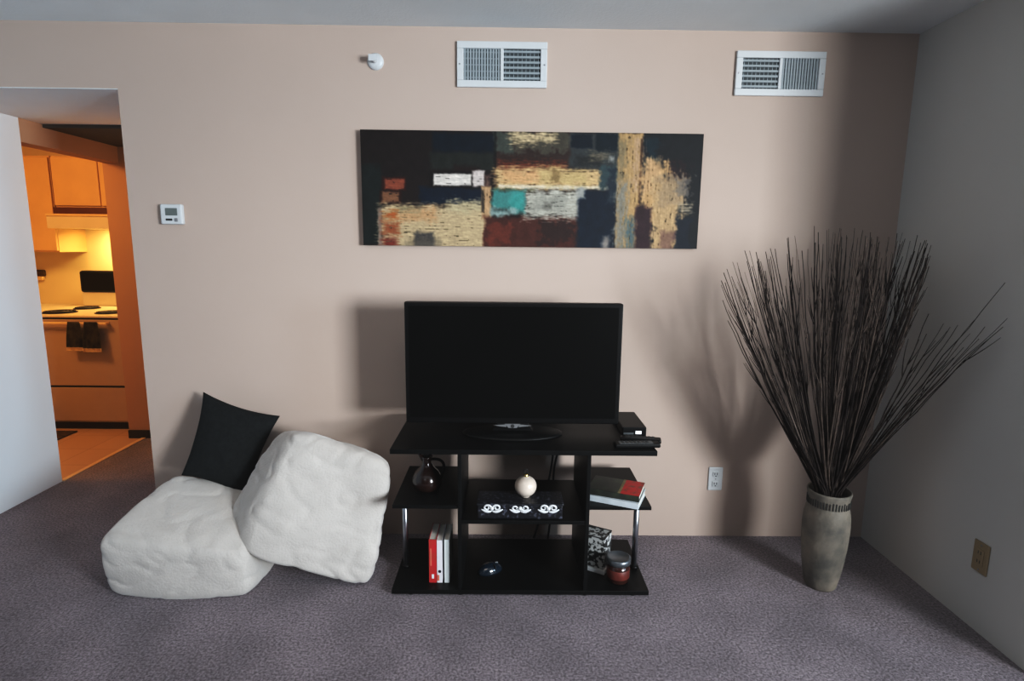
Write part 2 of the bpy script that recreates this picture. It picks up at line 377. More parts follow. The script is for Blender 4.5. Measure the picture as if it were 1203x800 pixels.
# ------------------------------------------------------------------ wall fittings
def vent(x0, x1, z0, z1, vert_left, label):
    t = thing('air_vent', label, 'air vent', ((x0 + x1) / 2, 0, z0), 0, 'air vents under the ceiling')
    w, h = (x1 - x0) / 2, z1 - z0
    bm = new(); fr = .030
    for a in ((-w, w, 0, fr), (-w, w, h - fr, h), (-w, -w + fr, fr, h - fr), (w - fr, w, fr, h - fr)):
        box(bm, a[0], a[1], -.014, 0, a[2], a[3], bev=.003)
    obj('frame', bm, M['white_plas'], t)
    obj('divider', bx(-.007, .007, -.013, 0, fr, h - fr, bev=.002), M['white_plas'], t)
    obj('duct_opening', bx(-w + fr, w - fr, -.0015, 0, fr, h - fr), M['duct'], t)
    for s in (-1, 1):
        a, b = (-w + fr, -.007) if s < 0 else (.007, w - fr)
        bm = new()
        vert = (s < 0) == vert_left
        if vert:
            n = 13
            for i in range(n):
                x = a + (b - a) * (i + .5) / n; box(bm, x - .0045, x + .0045, -.008, -.002, fr, h - fr)
            for i in range(5):
                z = fr + (h - 2 * fr) * (i + .5) / 5; box(bm, a, b, -.0035, -.002, z - .003, z + .003)
        else:
            n = 6
            for i in range(n):
                z = fr + (h - 2 * fr) * (i + .5) / n; box(bm, a, b, -.008, -.002, z - .0045, z + .0045)
            for i in range(9):
                x = a + (b - a) * (i + .5) / 9; box(bm, x - .0012, x + .0012, -.0035, -.002, fr, h - fr)
        obj('vertical_louvre' if vert else 'horizontal_louvre', bm, M['slat'], t)
    for s in (-1, 1):
        bm = lathe(new(), [(0, 0), (.004, 0), (.003, .0015), (0, .002)], n=12)
        bm.transform(Matrix.Rotation(R(90), 4, 'X')); bm.transform(Matrix.Translation((s * (w - .012), -.014, h / 2)))
        obj('screw', bm, M['silver'], t)
vent(-.236, .171, 2.183, 2.378, True, 'white wall vent above the painting, darker slatted half on its right')
vent(1.028, 1.434, 2.163, 2.355, False, 'white wall vent near the right corner, darker slatted half on its left')

t = thing('thermostat', 'small square white thermostat with gray display on the peach wall', 'thermostat', (-1.567, 0, 1.556))
obj('housing', bx(-.05, .05, -.026, .0005, 0, .092, bev=.006), M['white_plas'], t)
obj('display', bx(-.026, .030, -.028, -.024, .040, .074, bev=.002), M['lcd'], t)
obj('button', bx(-.026, .005, -.028, -.024, .016, .026, bev=.002), M['slot'], t)
obj('dial', bx(.014, .030, -.029, -.024, .012, .028, bev=.003), M['silver'], t)

t = thing('sprinkler_head', 'round white sidewall sprinkler fitting high on the wall left of the vent', 'sprinkler', (-.604, 0, 2.288))
def lathe_y(prof, n=28, z=0, x=0):
    bm = lathe(new(), prof, n=n); bm.transform(Matrix.Rotation(R(90), 4, 'X')); bm.transform(Matrix.Translation((x, 0, z))); return bm
obj('escutcheon', lathe_y([(.037, 0), (.037, .004), (.030, .012), (.018, .015), (0, .015)]), M['white_plas'], t, True)
obj('nozzle', lathe_y([(.011, .014), (.011, .036), (.007, .040), (0, .040)]), M['white_plas'], t, True)
obj('deflector', bx(-.02, .02, -.056, -.053, -.012, .016, bev=.001), M['white_plas'], t)
obj('arm', tube(tube(new(), [(-.012, -.036, 0), (-.014, -.046, 0), (0, -.054, 0)], .0025), [(.012, -.036, 0), (.014, -.046, 0), (0, -.054, 0)], .0025), M['white_plas'], t, True)

def outlet(name, label, loc, rz, mm, blank):
    t = thing(name, label, 'outlet', loc, rz)
    obj('cover_plate', bx(-.036, .036, -.007, 0, -.062, .062, bev=.004), mm, t)
    if not blank:
        for s in (-1, 1):
            f = obj('socket', bx(-.016, .016, -.010, -.006, s * .026 - .014, s * .026 + .014, bev=.004), mm, t)
            for q in (-1, 1): obj('slot', bx(q * .006 - .0016, q * .006 + .0016, -.0108, -.009, s * .026 - .004, s * .026 + .008), M['slot'], f)
            obj('slot', bx(-.0028, .0028, -.0108, -.009, s * .026 - .012, s * .026 - .007), M['slot'], f)
        obj('screw', lathe_y([(.0035, .007), (.0035, .0085), (0, .009)], 12), M['silver'], t)
    else:
        f = obj('socket', bx(-.017, .017, -.011, -.006, -.034, .034, bev=.003), mm, t)
        for s in (-1, 1):
            for q in (-1, 1): obj('slot', bx(q * .006 - .0016, q * .006 + .0016, -.0118, -.010, s * .018 - .004, s * .018 + .008), M['slot'], f)
            obj('screw', lathe_y([(.0035, .007), (.0035, .0085), (0, .009)], 12, z=s * .05), M['silver'], t)
outlet('wall_outlet', 'white double outlet on the peach wall between stand and vase', (1.071, 0, .315), 0, M['white_plas'], False)
outlet('wall_outlet', 'beige outlet plate low on the gray right wall', (XR, -.716, .299), R(-90), M['beige_plas'], True)

# ------------------------------------------------------------------ tv stand
SX0, SX1, SF, SB = -.472, .617, -.535, -.095
t = thing('tv_stand', 'black laminate television stand with open shelves and chrome corner tubes', 'tv stand', (.07, -.31, 0))
OX, OY = -.07, .31
def sb(name, x0, x1, y0, y1, z0, z1, m='black_lam', bev=.002):
    return obj(name, bx(x0 + OX, x1 + OX, y0 + OY, y1 + OY, z0, z1, bev=bev), M[m], t)
sb('top_board', SX0 + .004, SX1, SF - .012, SB, .637, .657)
sb('bottom_board', SX0 - .006, SX1, SF + .005, SB, .008, .028)
sb('upright_panel', -.196, -.180, SF + .006, SB, .028, .637)
sb('upright_panel', .336, .352, SF + .006, SB, .028, .637)
sb('centre_shelf', -.180, .336, SF + .01, SB, .326, .342)
sb('side_shelf', SX0 + .004, -.196, SF + .01, SB, .392, .408)
sb('side_shelf', .352, SX1 - .006, SF + .01, SB, .392, .408)
for x in (-.447, .592):
    f = obj('tube', lathe(new(), [(0, .028), (.0125, .028), (.0125, .392), (0, .392)], x + OX, -.35 + OY, 20), M['chrome'], t, True)
    obj('collar', lathe(new(), [(.0126, .028), (.018, .028), (.018, .040), (.0126, .042)], x + OX, -.35 + OY, 20), M['black_plas'], f, True)
    obj('collar', lathe(new(), [(.0126, .378), (.018, .380), (.018, .392), (.0126, .392)], x + OX, -.35 + OY, 20), M['black_plas'], f, True)
for x in (-.40, .344, .55, -.188):
    for y in (SF + .03, SB - .03):
        obj('foot', lathe(new(), [(0, 0), (.016, 0), (.018, .008), (0, .008)], x + OX, y + OY, 16), M['black_plas'], t)

# ------------------------------------------------------------------ television
t = thing('television', 'large black flat screen television with dark blank screen on the stand', 'television', (.03, -.33, .657))
def tv(name, m, *a, **k): return obj(name, bx(*a, **k), M[m], t)
tv('casing', 'black_plas', -.464, .464, -.020, .030, .050, .579, bev=.005)
b = tv('back_housing', 'black_plas', -.30, .30, .028, .062, .10, .45, bev=.012)
tv('screen', 'screen', -.446, .446, -.0215, -.019, .076, .563)
bm = new(); prism(bm, [(-.09, .012), (.09, .012), (.055, .06), (-.055, .06)], -.005, .028); obj('stand_neck', bm, M['black_plas'], t)
bm = lathe(new(), [(0, 0), (.5, 0), (.5, .006), (.46, .012), (0, .014)], n=48)
bm.transform(Matrix.Diagonal((.44, .22, 1, 1))); bm.transform(Matrix.Translation((0, -.0, 0))); obj('base', bm, M['black_lam'], t, True)
# silver emblem under the screen edge: winged trapezoid with a dark round centre
bm = new(); prism(bm, [(-.034, .050), (.034, .050), (.018, .032), (-.018, .032)], -.026, -.020)
prism(bm, [(-.085, .043), (-.030, .0475), (-.027, .036)], -.026, -.020); prism(bm, [(.085, .043), (.030, .0475), (.027, .036)], -.026, -.020)
e = obj('emblem', bm, M['silver'], t)
obj('emblem_centre', lathe_y([(.008, .026), (.008, .028), (0, .0285)], 20, z=.041), M['slot'], e)
obj('lower_lip', bx(-.07, .07, -.020, .0, .030, .052, bev=.003), M['black_plas'], t)

# ------------------------------------------------------------------ things on the stand top
t = thing('set_top_box', 'black set top box with white light beside the right edge of the television', 'set-top box', (.561, -.25, .657))
obj('casing', bx(-.052, .052, -.12, .12, .004, .044, bev=.004), M['black_plas'], t)
obj('indicator_light', bx(.004, .030, -.1225, -.119, .014, .028, bev=.001), M['led'], t)
obj('front_strip', bx(-.048, -.004, -.122, -.119, .012, .020), M['scr_gray'], t)
for s in (-1, 1):
    for q in (-1, 1): obj('foot', lathe(new(), [(0, 0), (.008, 0), (.008, .005), (0, .005)], s * .04, q * .1, 12), M['slot'], t)
def remote(label, loc, rz, L, m_top):
    t = thing('remote_control', label, 'remote control', loc, rz, 'remotes on the stand top')
    obj('body', bx(-L / 2, L / 2, -.023, .023, 0, .018, bev=.006), M['black_plas'], t)
    k = obj('keypad', bx(-L / 2 + .02, L / 2 - .03, -.017, .017, .0175, .0192, bev=.0005), M[m_top], t)
    bm = new()
    for i in range(7):
        for j in range(3): box(bm, -L / 2 + .03 + i * .017, -L / 2 + .04 + i * .017, -.014 + j * .011, -.007 + j * .011, .019, .021)
    obj('buttons', bm, M['slot'], k)
remote('black remote with gray keypad lying at the front edge of the stand top', (.545, -.49, .657), R(3), .19, 'scr_gray')
remote('black remote overhanging the right end of the stand top', (.575, -.425, .657), R(-12), .17, 'slot')

# ------------------------------------------------------------------ books
def book(name, label, L, W, T, mc, loc, rot, ms=None, group=None, pages='paper', extra=None):
    """lying book: L along x, W along y, spine at -y"""
    t = thing(name, label, 'book', loc, 0, group); t.rotation_euler = rot
    c = .0022
    bm = new(); box(bm, -L / 2, L / 2, -W / 2, W / 2, 0, c); box(bm, -L / 2, L / 2, -W / 2, W / 2, T - c, T)
    obj('cover', bm, mc, t)
    obj('spine', bx(-L / 2, L / 2, -W / 2 - .002, -W / 2 + .003, 0, T, bev=.001), ms or mc, t)
    obj('pages', bx(-L / 2 + .003, L / 2 - .003, -W / 2 + .003, W / 2 - .004, c, T - c), M[pages], t)
    return t
# upright books, bottom left: spine faces the room, thickness along x
for x, T, H, ms, lab in ((-.309, .033, .200, 'spine_red', 'upright book with red spine on the bottom shelf, left of two white ones'),
                         (-.279, .024, .197, 'spine_white', 'white spined upright book with black dot, beside the red book'),
                         (-.248, .022, .200, 'spine_ice', 'upright book with plain pale spine, rightmost of three')):
    t = book('book', lab, H, .15, T, M[ms], (x, -.40, .028 + H / 2), (0, R(-90), 0), group='upright books on the bottom shelf')
    t.rotation_euler = Matrix(((0, 0, 1), (0, 1, 0), (-1, 0, 0))).to_euler()
    # local x -> -z, local z -> +x
    t.location = (x - T / 2, -.40, .028 + H / 2)
    if ms == 'spine_white':
        bm = lathe_y([(.0065, .0775), (.0065, .0785), (0, .0785)], 16); bm.transform(Matrix.Translation((.045, 0, T / 2))); obj('title_dot', bm, M['spine_dark'], t)
        obj('title_block', bx(.062, .088, -.0782, -.0768, .001, .010), M['spine_coral'], t)
    if ms == 'spine_red':
        obj('title_block', bx(-.06, .02, -.0782, -.0768, .006, .012), M['spine_coral'], t)
        obj('title_block', bx(.06, .08, -.0782, -.0768, .012, .022), M['spine_ice'], t)
# stacked books on the right side shelf
book('book', 'pale thick book lying under the red and green one on the side shelf', .225, .158, .026, M['cover_pale'], (.478, -.435, .408), (0, 0, R(-24)), group='books stacked on the side shelf')
t = book('book', 'dark green book with red end panel, on top of the pale book', .218, .150, .026, M['bookgreen'], (.480, -.430, .434), (0, 0, R(-22)), group='books stacked on the side shelf')
obj('red_panel', bx(.030, .108, -.075, .0748, .0256, .0268), M['bookred'], t)
obj('gold_stripe', bx(.019, .030, -.075, .0748, .0256, .0269), M['gold_line'], t)

# ------------------------------------------------------------------ decorative box and ball
t = thing('decorative_box', 'long black box with white scrolls along its front, on the centre shelf', 'box', (.064, -.45, .342))
obj('case', bx(-.178, .178, -.06, .06, 0, .058, bev=.004), M['scroll_box'], t)
obj('lid', bx(-.182, .182, -.064, .064, .058, .070, bev=.004), M['scroll_box'], t)
def scroll(cx, flip):
    bm = new()
    for s in (-1, 1):
        pts = []
        for i in range(26):
            a = i / 25 * 2.3 * math.pi; r = .017 * (1 - .72 * i / 25)
            pts.append((cx + s * (.020 + r * math.cos(a) * -1), -.0655, .052 + flip * r * math.sin(a) * .8))
        tube(bm, pts, [.0052 - .0024 * i / 25 for i in range(26)], 6)
        tube(bm, bez((cx, -.0655, .038), (cx + s * .02, -.066, .030), (cx + s * .045, -.0655, .046), 10), [.0055 * math.sin(math.pi * (i + 1) / 12) + .0008 for i in range(11)], 6)
    bmesh.ops.create_uvsphere(bm, u_segments=10, v_segments=8, radius=.009, matrix=Matrix.Translation((cx, -.066, .050)))
    return bm
for cx, fl in ((-.118, 1), (0, -1), (.118, 1)):
    obj('scroll_ornament', scroll(cx, fl), M['wht_orn'], t, True)
t = thing('round_ornament', 'round pearl ball with small gold cap standing on the long black box', 'ornament', (.088, -.44, .412))
prof = [(0, 0), (.018, .0), (.020, .004)] + [(.047 * math.cos(a), .047 + .045 * math.sin(a)) for a in [R(-62 + 8 * i) for i in range(18)]] + [(.011, .093)]
obj('ball', lathe(new(), prof, n=36), M['pearl'], t, True)
obj('cap', lathe(new(), [(.012, .090), (.012, .100), (.008, .104), (0, .104)], n=20), M['gold'], t, True)
obj('loop', tube(new(), [(.009 * math.cos(a), 0, .113 + .010 * math.sin(a)) for a in [2 * math.pi * i / 20 for i in range(21)]], .0016, 6), M['cable'], t, True)

# ------------------------------------------------------------------ jug on left shelf
t = thing('brown_jug', 'dark glossy brown jug with curved handle on the upper left shelf', 'jug', (-.345, -.36, .408))
prof = [(0, 0), (.045, 0), (.058, .010), (.066, .030), (.064, .055), (.050, .082), (.030, .102), (.021, .120), (.020, .140), (.026, .152), (.022, .152), (.016, .140), (.016, .12), (0, .11)]
obj('body', lathe(new(), prof, n=36), M['amber'], t, True)
obj('handle', tube(new(), bez((.020, 0, .138), (.105, 0, .145), (.058, 0, .045), 16), .0065, 8), M['black_plas'], t, True)
obj('stopper', lathe(new(), [(0, .140), (.015, .140), (.015, .156), (.021, .162), (.016, .176), (0, .180)], n=20), M['black_plas'], t, True)
obj('spout', tube(new(), bez((-.014, 0, .138), (-.026, 0, .150), (-.034, 0, .160), 6), [.012, .011, .010, .009, .008, .007, .006], 10), M['amber'], t, True)

# ------------------------------------------------------------------ mouse, candle, patterned box, cables
t = thing('computer_mouse', 'small glossy dark blue mouse on the bottom centre shelf', 'mouse', (-.065, -.385, .028), R(28))
bm = new(); bmesh.ops.create_uvsphere(bm, u_segments=28, v_segments=16, radius=1)
for v in bm.verts:
    v.co = Vector((v.co.x * .060, v.co.y * .036, max(0, v.co.z) * .040))
obj('shell', bm, M['teal_gloss'], t, True)
obj('scroll_wheel', bx(.024, .040, -.004, .004, .026, .038, bev=.002), M['scr_gray'], t)
obj('buttons_seam', bx(.012, .0135, -.034, .034, .004, .0385), M['slot'], t)

t = thing('candle_jar', 'red brown candle jar with gray metal lid on the bottom right shelf', 'candle', (.500, -.445, .028))
obj('glass_jar', lathe(new(), [(0, 0), (.042, 0), (.047, .006), (.049, .05), (.047, .088), (0, .088)], n=36), M['candle_red'], t, True)
obj('lid', lathe(new(), [(.049, .084), (.053, .086), (.053, .108), (.046, .112), (.044, .109), (0, .108)], n=36), M['tin'], t, True)
obj('label_band', lathe(new(), [(.0492, .022), (.0502, .024), (.0502, .060), (.0485, .062)], n=36), mat('dark_red_band', (.16, .03, .02, 1), .5, var=.4, scale=30), t, True)

t = thing('patterned_box', 'black and white floral box with white base beside the candle jar', 'box', (.418, -.335, .028), R(-30))
obj('carton', bx(-.056, .056, -.045, .045, .018, .165, bev=.002), M['bw'], t)
obj('base', bx(-.064, .064, -.056, .056, 0, .020, bev=.003), M['white_plas'], t)
obj('flap', tube(new(), [(-.056, -.045, .166), (.056, -.045, .166), (.056, .045, .166), (-.056, .045, .166), (-.056, -.045, .166)], .0025, 6), M['slot'], t)

for i, (pts, lab) in enumerate((
    ([(.335, -.06, .62), (.31, -.055, .55), (.26, -.05, .47), (.245, -.05, .40), (.24, -.06, .345), (.24, -.05, .20), (.22, -.05, .005)], 'black cable slanting down behind the right stand panel'),
    ([(.24, -.045, .70), (.238, -.045, .55), (.236, -.04, .42), (.2, -.04, .2), (.15, -.04, .005)], 'black cable hanging straight down behind the centre shelf'))):
    cu = []
    for a, b_ in zip(pts, pts[1:]):
        for k in range(6): cu.append(Vector(a).lerp(Vector(b_), k / 6))
    cu.append(Vector(pts[-1]))
    for _ in range(3):
        cu = [cu[0]] + [(cu[j - 1] + cu[j] * 2 + cu[j + 1]) / 4 for j in range(1, len(cu) - 1)] + [cu[-1]]
    tag(obj('power_cable', tube(new(), cu, .0055, 8), M['cable'], None, True), lab, 'cable', 'cables behind the stand')

# ------------------------------------------------------------------ soft things
def cushion(name, corners, m, rnd=.85, N=44, seed=0, wr=.011, puff=.03, parent=None):
    """corners: dict (sx,sy,sz)->point ; rounded, puffed and wrinkled hexahedron"""
    def tri(u, v, w):
        p = Vector()
        for (a, b, c), q in corners.items():
            p += Vector(q) * ((1 + a * u) / 2) * ((1 + b * v) / 2) * ((1 + c * w) / 2)
        return p
    bm = new(); bmesh.ops.create_cube(bm, size=2)
    bmesh.ops.subdivide_edges(bm, edges=bm.edges[:], cuts=N - 1, use_grid_fill=True)
    for v in bm.verts:
        p = v.co.copy()
        pn = (abs(p.x) ** 5.6 + abs(p.y) ** 5.6 + abs(p.z) ** 5.6) ** (1 / 5.6)
        q = p / pn                                   # superellipsoid
        p = p.lerp(q, rnd)
        v.co = tri(*p)
    cen = sum((Vector(q) for q in corners.values()), Vector()) / 8
    bm.normal_update()
    base = {v: (v.co.copy(), v.normal.copy()) for v in bm.verts}
    for v, (p, n) in base.items():
        s = seed * 5.1
        d = noise.noise(p * 4 + Vector((s, 0, 0))) * wr * 1.3
        w_ = p + Vector((noise.noise(p * 6), noise.noise(p * 6 + Vector((9, 0, 0))), noise.noise(p * 6 + Vector((0, 9, 0))))) * .05
        fold = 1 - min(1, abs(noise.noise(Vector((w_.x * 7, w_.y * 7, w_.z * 11)) + Vector((0, s, 0)))) * 3.2)
        d += -fold ** 2 * wr * .55 + noise.noise(p * 22) * wr * .16
        v.co = p + n * d
        if v.co.z < .001: v.co.z = .001
    return bm
# left floor cushion
cl = {(-1, -1, -1): (-1.685, -.565, -.02), (1, -1, -1): (-1.055, -.575, -.02), (-1, 1, -1): (-1.69, -.10, -.02), (1, 1, -1): (-1.04, -.15, -.02),
      (-1, -1, 1): (-1.705, -.585, .275), (1, -1, 1): (-1.055, -.565, .215), (-1, 1, 1): (-1.585, -.15, .435), (1, 1, 1): (-1.19, -.16, .345)}
o = obj('floor_cushion', cushion('c', cl, 'plush', seed=1), M['plush'], None, True)
tag(o, 'cream plush floor cushion lying flat on the carpet, left of the pair', 'floor cushion', 'cream floor cushions')
cr = {(-1, -1, -1): (-1.115, -.56, .165), (1, -1, -1): (-.555, -.50, -.03), (-1, 1, -1): (-1.29, -.36, .27), (1, 1, -1): (-.70, -.15, -.03),
      (-1, -1, 1): (-.94, -.33, .675), (1, -1, 1): (-.470, -.36, .54), (-1, 1, 1): (-1.08, -.12, .62), (1, 1, 1): (-.59, -.08, .46)}
o = obj('floor_cushion', cushion('c', cr, 'plush', seed=2), M['plush'], None, True)
tag(o, 'cream plush floor cushion tipped up on edge between the flat cushion and the stand', 'floor cushion', 'cream floor cushions')
def pillow(tl, tr, br, bl, th, seed=0, N=36):
    tl, tr, br, bl = map(Vector, (tl, tr, br, bl))
    nrm = (tr - tl).cross(bl - tl).normalized()
    bm = new(); grids = []
    for side in (1, -1):
        g = []
        for j in range(N + 1):
            row = []
            for i in range(N + 1):
                u, v = i / N * 2 - 1, j / N * 2 - 1
                uu = u * (1 - .10 * (1 - v * v)); vv = v * (1 - .10 * (1 - u * u))   # concave sides
                p = (tl * (1 - uu) * (1 - vv) + tr * (1 + uu) * (1 - vv) + br * (1 + uu) * (1 + vv) + bl * (1 - uu) * (1 + vv)) / 4
                h = th * ((1 - u * u) * (1 - v * v)) ** .45
                h += .006 * noise.noise((u * 3, v * 3, seed + side)) * (1 - u * u) * (1 - v * v)
                row.append(bm.verts.new(p + nrm * h * side))
            g.append(row)
        grids.append(g)
        for j in range(N):
            for i in range(N): bm.faces.new((g[j][i], g[j][i + 1], g[j + 1][i + 1], g[j + 1][i]))
    bmesh.ops.remove_doubles(bm, verts=bm.verts[:], dist=.0004)
    return bm
o = obj('throw_pillow', pillow((-1.455, -.075, .765), (-1.09, -.085, .652), (-1.215, -.215, .29), (-1.505, -.225, .405), .062), M['blackcloth'], None, True)
tag(o, 'square black throw pillow leaning on the wall above the cream cushions', 'pillow')

# ------------------------------------------------------------------ vase
VX, VY = 1.405, -.43
t = thing('floor_vase', 'tall mottled clay floor vase holding dried branches in the right corner', 'vase', (VX, VY, 0))
prof = [(0, 0), (.070, 0), (.078, .010), (.090, .06), (.103, .14), (.110, .21), (.113, .28), (.111, .33), (.104, .365), (.098, .380), (.099, .40), (.100, .42), (.106, .440), (.104, .449), (.096, .447), (.090, .42), (.088, .38), (.095, .30), (.090, .12), (.06, .03), (0, .025)]
prof = [(r * .83, z) for r, z in prof]
obj('body', lathe(new(), prof, n=64), M['clay'], t, True)
bm = new()
for i in range(44):
    a = 2 * math.pi * i / 44
    g = new(); box(g, -.0024, .0024, -.0855, -.079, .385, .385 + random.uniform(.026, .036), bev=.001)
    g.transform(Matrix.Rotation(a, 4, 'Z')); me = bpy.data.meshes.new('tmp'); g.to_mesh(me); g.free(); bm.from_mesh(me); bpy.data.meshes.remove(me)
obj('neck_marks', bm, M['clay_dark'], t)

# ------------------------------------------------------------------ dried branches
CO = Vector((0, -2.7516, 1.4678))
def pix(px, py, y):
    d = f_ + r_ * ((px - 601.5) / 670) - u_ * ((py - 400) / 670); return CO + d * ((y - CO.y) / d.y)
def branch(tip, rad, m, label, group, bend=.05, side=2, rng=random):
    tip = Vector(tip); dx = Vector((tip.x - VX, tip.y - VY, 0)); L = dx.length
    dirn = dx / max(L, 1e-4); rr = min(.062, .012 + .085 * L) * rng.uniform(.55, 1)
    pr = Vector((-dirn.y, dirn.x, 0)) * rng.uniform(-.03, .03)
    mouth = Vector((VX, VY, .45)) + dirn * rr + pr
    if (mouth.xy - Vector((VX, VY))).length > .066:
        q = (mouth.xy - Vector((VX, VY))).normalized() * .066; mouth.x, mouth.y = VX + q.x, VY + q.y
    foot = Vector((VX, VY, .05)) - dirn * .02 + pr * .5
    ctrl = mouth.lerp(tip, .5) + dirn * bend * rng.uniform(.6, 1.4) + Vector((rng.uniform(-.012, .012), rng.uniform(-.012, .012), -.01))
    pts = [foot, foot.lerp(mouth, .5)] + bez(mouth, ctrl, tip, 16)
    sd = rng.uniform(0, 99)
    for i in range(4, len(pts)):
        k = (i - 3) / len(pts); pts[i] = pts[i] + Vector((noise.noise((i * .5, sd, 0)), noise.noise((i * .5, sd, 7)), 0)) * .014 * k
    n = len(pts)
    bm = tube(new(), pts, [rad * (1 - .72 * i / (n - 1)) for i in range(n)], 5)
    for _ in range(side):
        i = rng.randint(n // 2, n - 4); a = pts[i]; d = (pts[i + 2] - pts[i]).normalized()
        ln = rng.uniform(.06, .16); off = Vector((rng.uniform(-1, 1), rng.uniform(-1, 1), rng.uniform(-.2, .3))).normalized() * ln * .22
        e = a + d * ln + off
        if e.x > XR - .012: e.x = XR - .012
        if e.y > -.012: e.y = -.012
        tube(bm, bez(a, a + d * ln * .5 + off * .8, e, 5), [rad * .55, rad * .5, rad * .42, rad * .35, rad * .28, rad * .2], 4)
    for v in bm.verts:
        v.co.x = min(v.co.x, XR - .004); v.co.y = min(v.co.y, -.004)
    o = obj('dried_branch', bm, m, None, True)
    return tag(o, label, 'branch', group)
LA = 'thin dark dried branch fanning upright from the clay floor vase'
GA = 'upright dried branches in the vase'
LB = 'thin dried branch from the vase leaning far right toward the gray wall'
GB = 'leaning dried branches in the vase'
env = [(843, 308), (870, 292), (890, 295), (912, 284), (940, 270), (955, 264), (985, 268), (1020, 264), (1045, 270), (1075, 274), (1096, 284)]
def top(px):
    for (a, b_), (c, d) in zip(env, env[1:]):
        if px <= c: return b_ + (d - b_) * (px - a) / (c - a)
    return env[-1][1]
rg = random.Random(11)
tips = []
for i in range(118):
    q = rg.random()
    if q < .30: px = rg.uniform(846, 930)
    elif q < .52: px = rg.uniform(930, 990)
    elif q < .80: px = rg.gauss(1020, 22)
    else: px = rg.uniform(1040, 1092)
    px = min(1094, max(845, px))
    tips.append((px, top(px) + abs(rg.gauss(0, 22)) + (rg.uniform(0, 90) if rg.random() < .25 else 0), rg.uniform(-.68, -.14)))
for i in range(7): tips.append((1094 - rg.uniform(0, 9), 283 + rg.uniform(0, 40), -.45 + rg.uniform(-.08, .08)))
for i in range(8): tips.append((1024 + rg.uniform(-7, 5), 266 + rg.uniform(0, 50), -.4 + rg.uniform(-.12, .12)))
for i in range(34):
    px = rg.uniform(846, 1090); tips.append((px, top(px) + abs(rg.gauss(0, 26)), rg.uniform(-.66, -.16)))
NT = len(tips) - 34
for ti, (px, py, y) in enumerate(tips):
    P = pix(px, py, y)
    if P.x > XR - .03: P.x = XR - .03
    branch(P, rg.uniform(.0030, .0056) if ti < NT else rg.uniform(.0018, .0026), M['twig'] if rg.random() < .6 else M['twig_light'], LA, GA, .035, rg.choice((1, 2, 2, 3)), rg)
for px, py, xx in ((1182, 374, 1.82), (1176, 384, 1.80), (1160, 384, 1.81), (1150, 398, 1.78), (1180, 332, 1.83), (1140, 392, 1.80), (1128, 382, 1.79), (1115, 384, 1.76),
                   (1165, 396, 1.77), (1108, 380, 1.78), (1132, 408, 1.74), (1145, 376, 1.82), (1098, 400, 1.72), (1120, 420, 1.72)):
    d = f_ + r_ * ((px - 601.5) / 670) - u_ * ((py - 400) / 670); P = CO + d * ((xx - CO.x) / d.x)
    branch(P, rg.uniform(.0026, .0036), M['twig'] if rg.random() < .7 else M['twig_light'], LB, GB, -.02, 1, rg)

# ------------------------------------------------------------------ kitchen
KX0, KX1, KY = -3.745, -2.975, 1.62
kx, ky = (KX0 + KX1) / 2, KY
t = thing('stove', 'white freestanding stove with black backguard panel seen through the kitchen doorway', 'stove', (kx, ky + .37, 0))
def kb(name, m, x0, x1, y0, y1, z0, z1, bev=.004, par=None):
    return obj(name, bx(x0 - kx, x1 - kx, y0 - ky - .37, y1 - ky - .37, z0, z1, bev=bev), M[m], par or t)
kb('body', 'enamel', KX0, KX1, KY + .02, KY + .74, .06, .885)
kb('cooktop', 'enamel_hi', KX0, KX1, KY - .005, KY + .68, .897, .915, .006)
kb('gap', 'slot', KX0 + .005, KX1 - .005, KY + .012, KY + .03, .880, .898, 0)
d = kb('oven_door', 'enamel', KX0 + .005, KX1 - .005, KY, KY + .03, .362, .882)
bm = new(); box(bm, KX0 + .07 - kx, KX1 - .07 - kx, KY - .05 - ky - .37, KY - .03 - ky - .37, .848, .868, bev=.006)
for x in (KX0 + .09, KX1 - .09): box(bm, x - .012 - kx, x + .012 - kx, KY - .035 - ky - .37, KY + .002 - ky - .37, .850, .866)
obj('handle', bm, M['handle'], d)
w = kb('drawer', 'enamel', KX0 + .005, KX1 - .005, KY, KY + .03, .075, .345)
kb('drawer_gap', 'slot', KX0 + .008, KX1 - .008, KY + .012, KY + .03, .343, .364, 0)
kb('toe_kick', 'dark_trim', KX0 + .01, KX1 - .005, KY + .04, KY + .08, 0, .075, 0)
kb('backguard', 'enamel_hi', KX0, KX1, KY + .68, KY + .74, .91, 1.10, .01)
kb('control_panel', 'black_plas', KX0 + .01, KX1 - .01, KY + .655, KY + .75, 1.035, 1.225, .02)
for x, y, r in ((KX0 + .19, KY + .17, .10), (KX1 - .19, KY + .17, .08), (KX0 + .19, KY + .47, .08), (KX1 - .19, KY + .47, .10)):
    bm = new()
    for q in range(4): tube(bm, [(x - kx + r * (1 - q * .23) * math.cos(a), y - ky - .37 + r * (1 - q * .23) * math.sin(a), .925) for a in [2 * math.pi * i / 28 for i in range(29)]], .006, 6)
    lathe(bm, [(0, .9155), (r + .015, .9155), (r + .018, .920), (r + .012, .921), (0, .917)], x - kx, y - ky - .37, 28)
    obj('burner', bm, M['burner'], t, True)

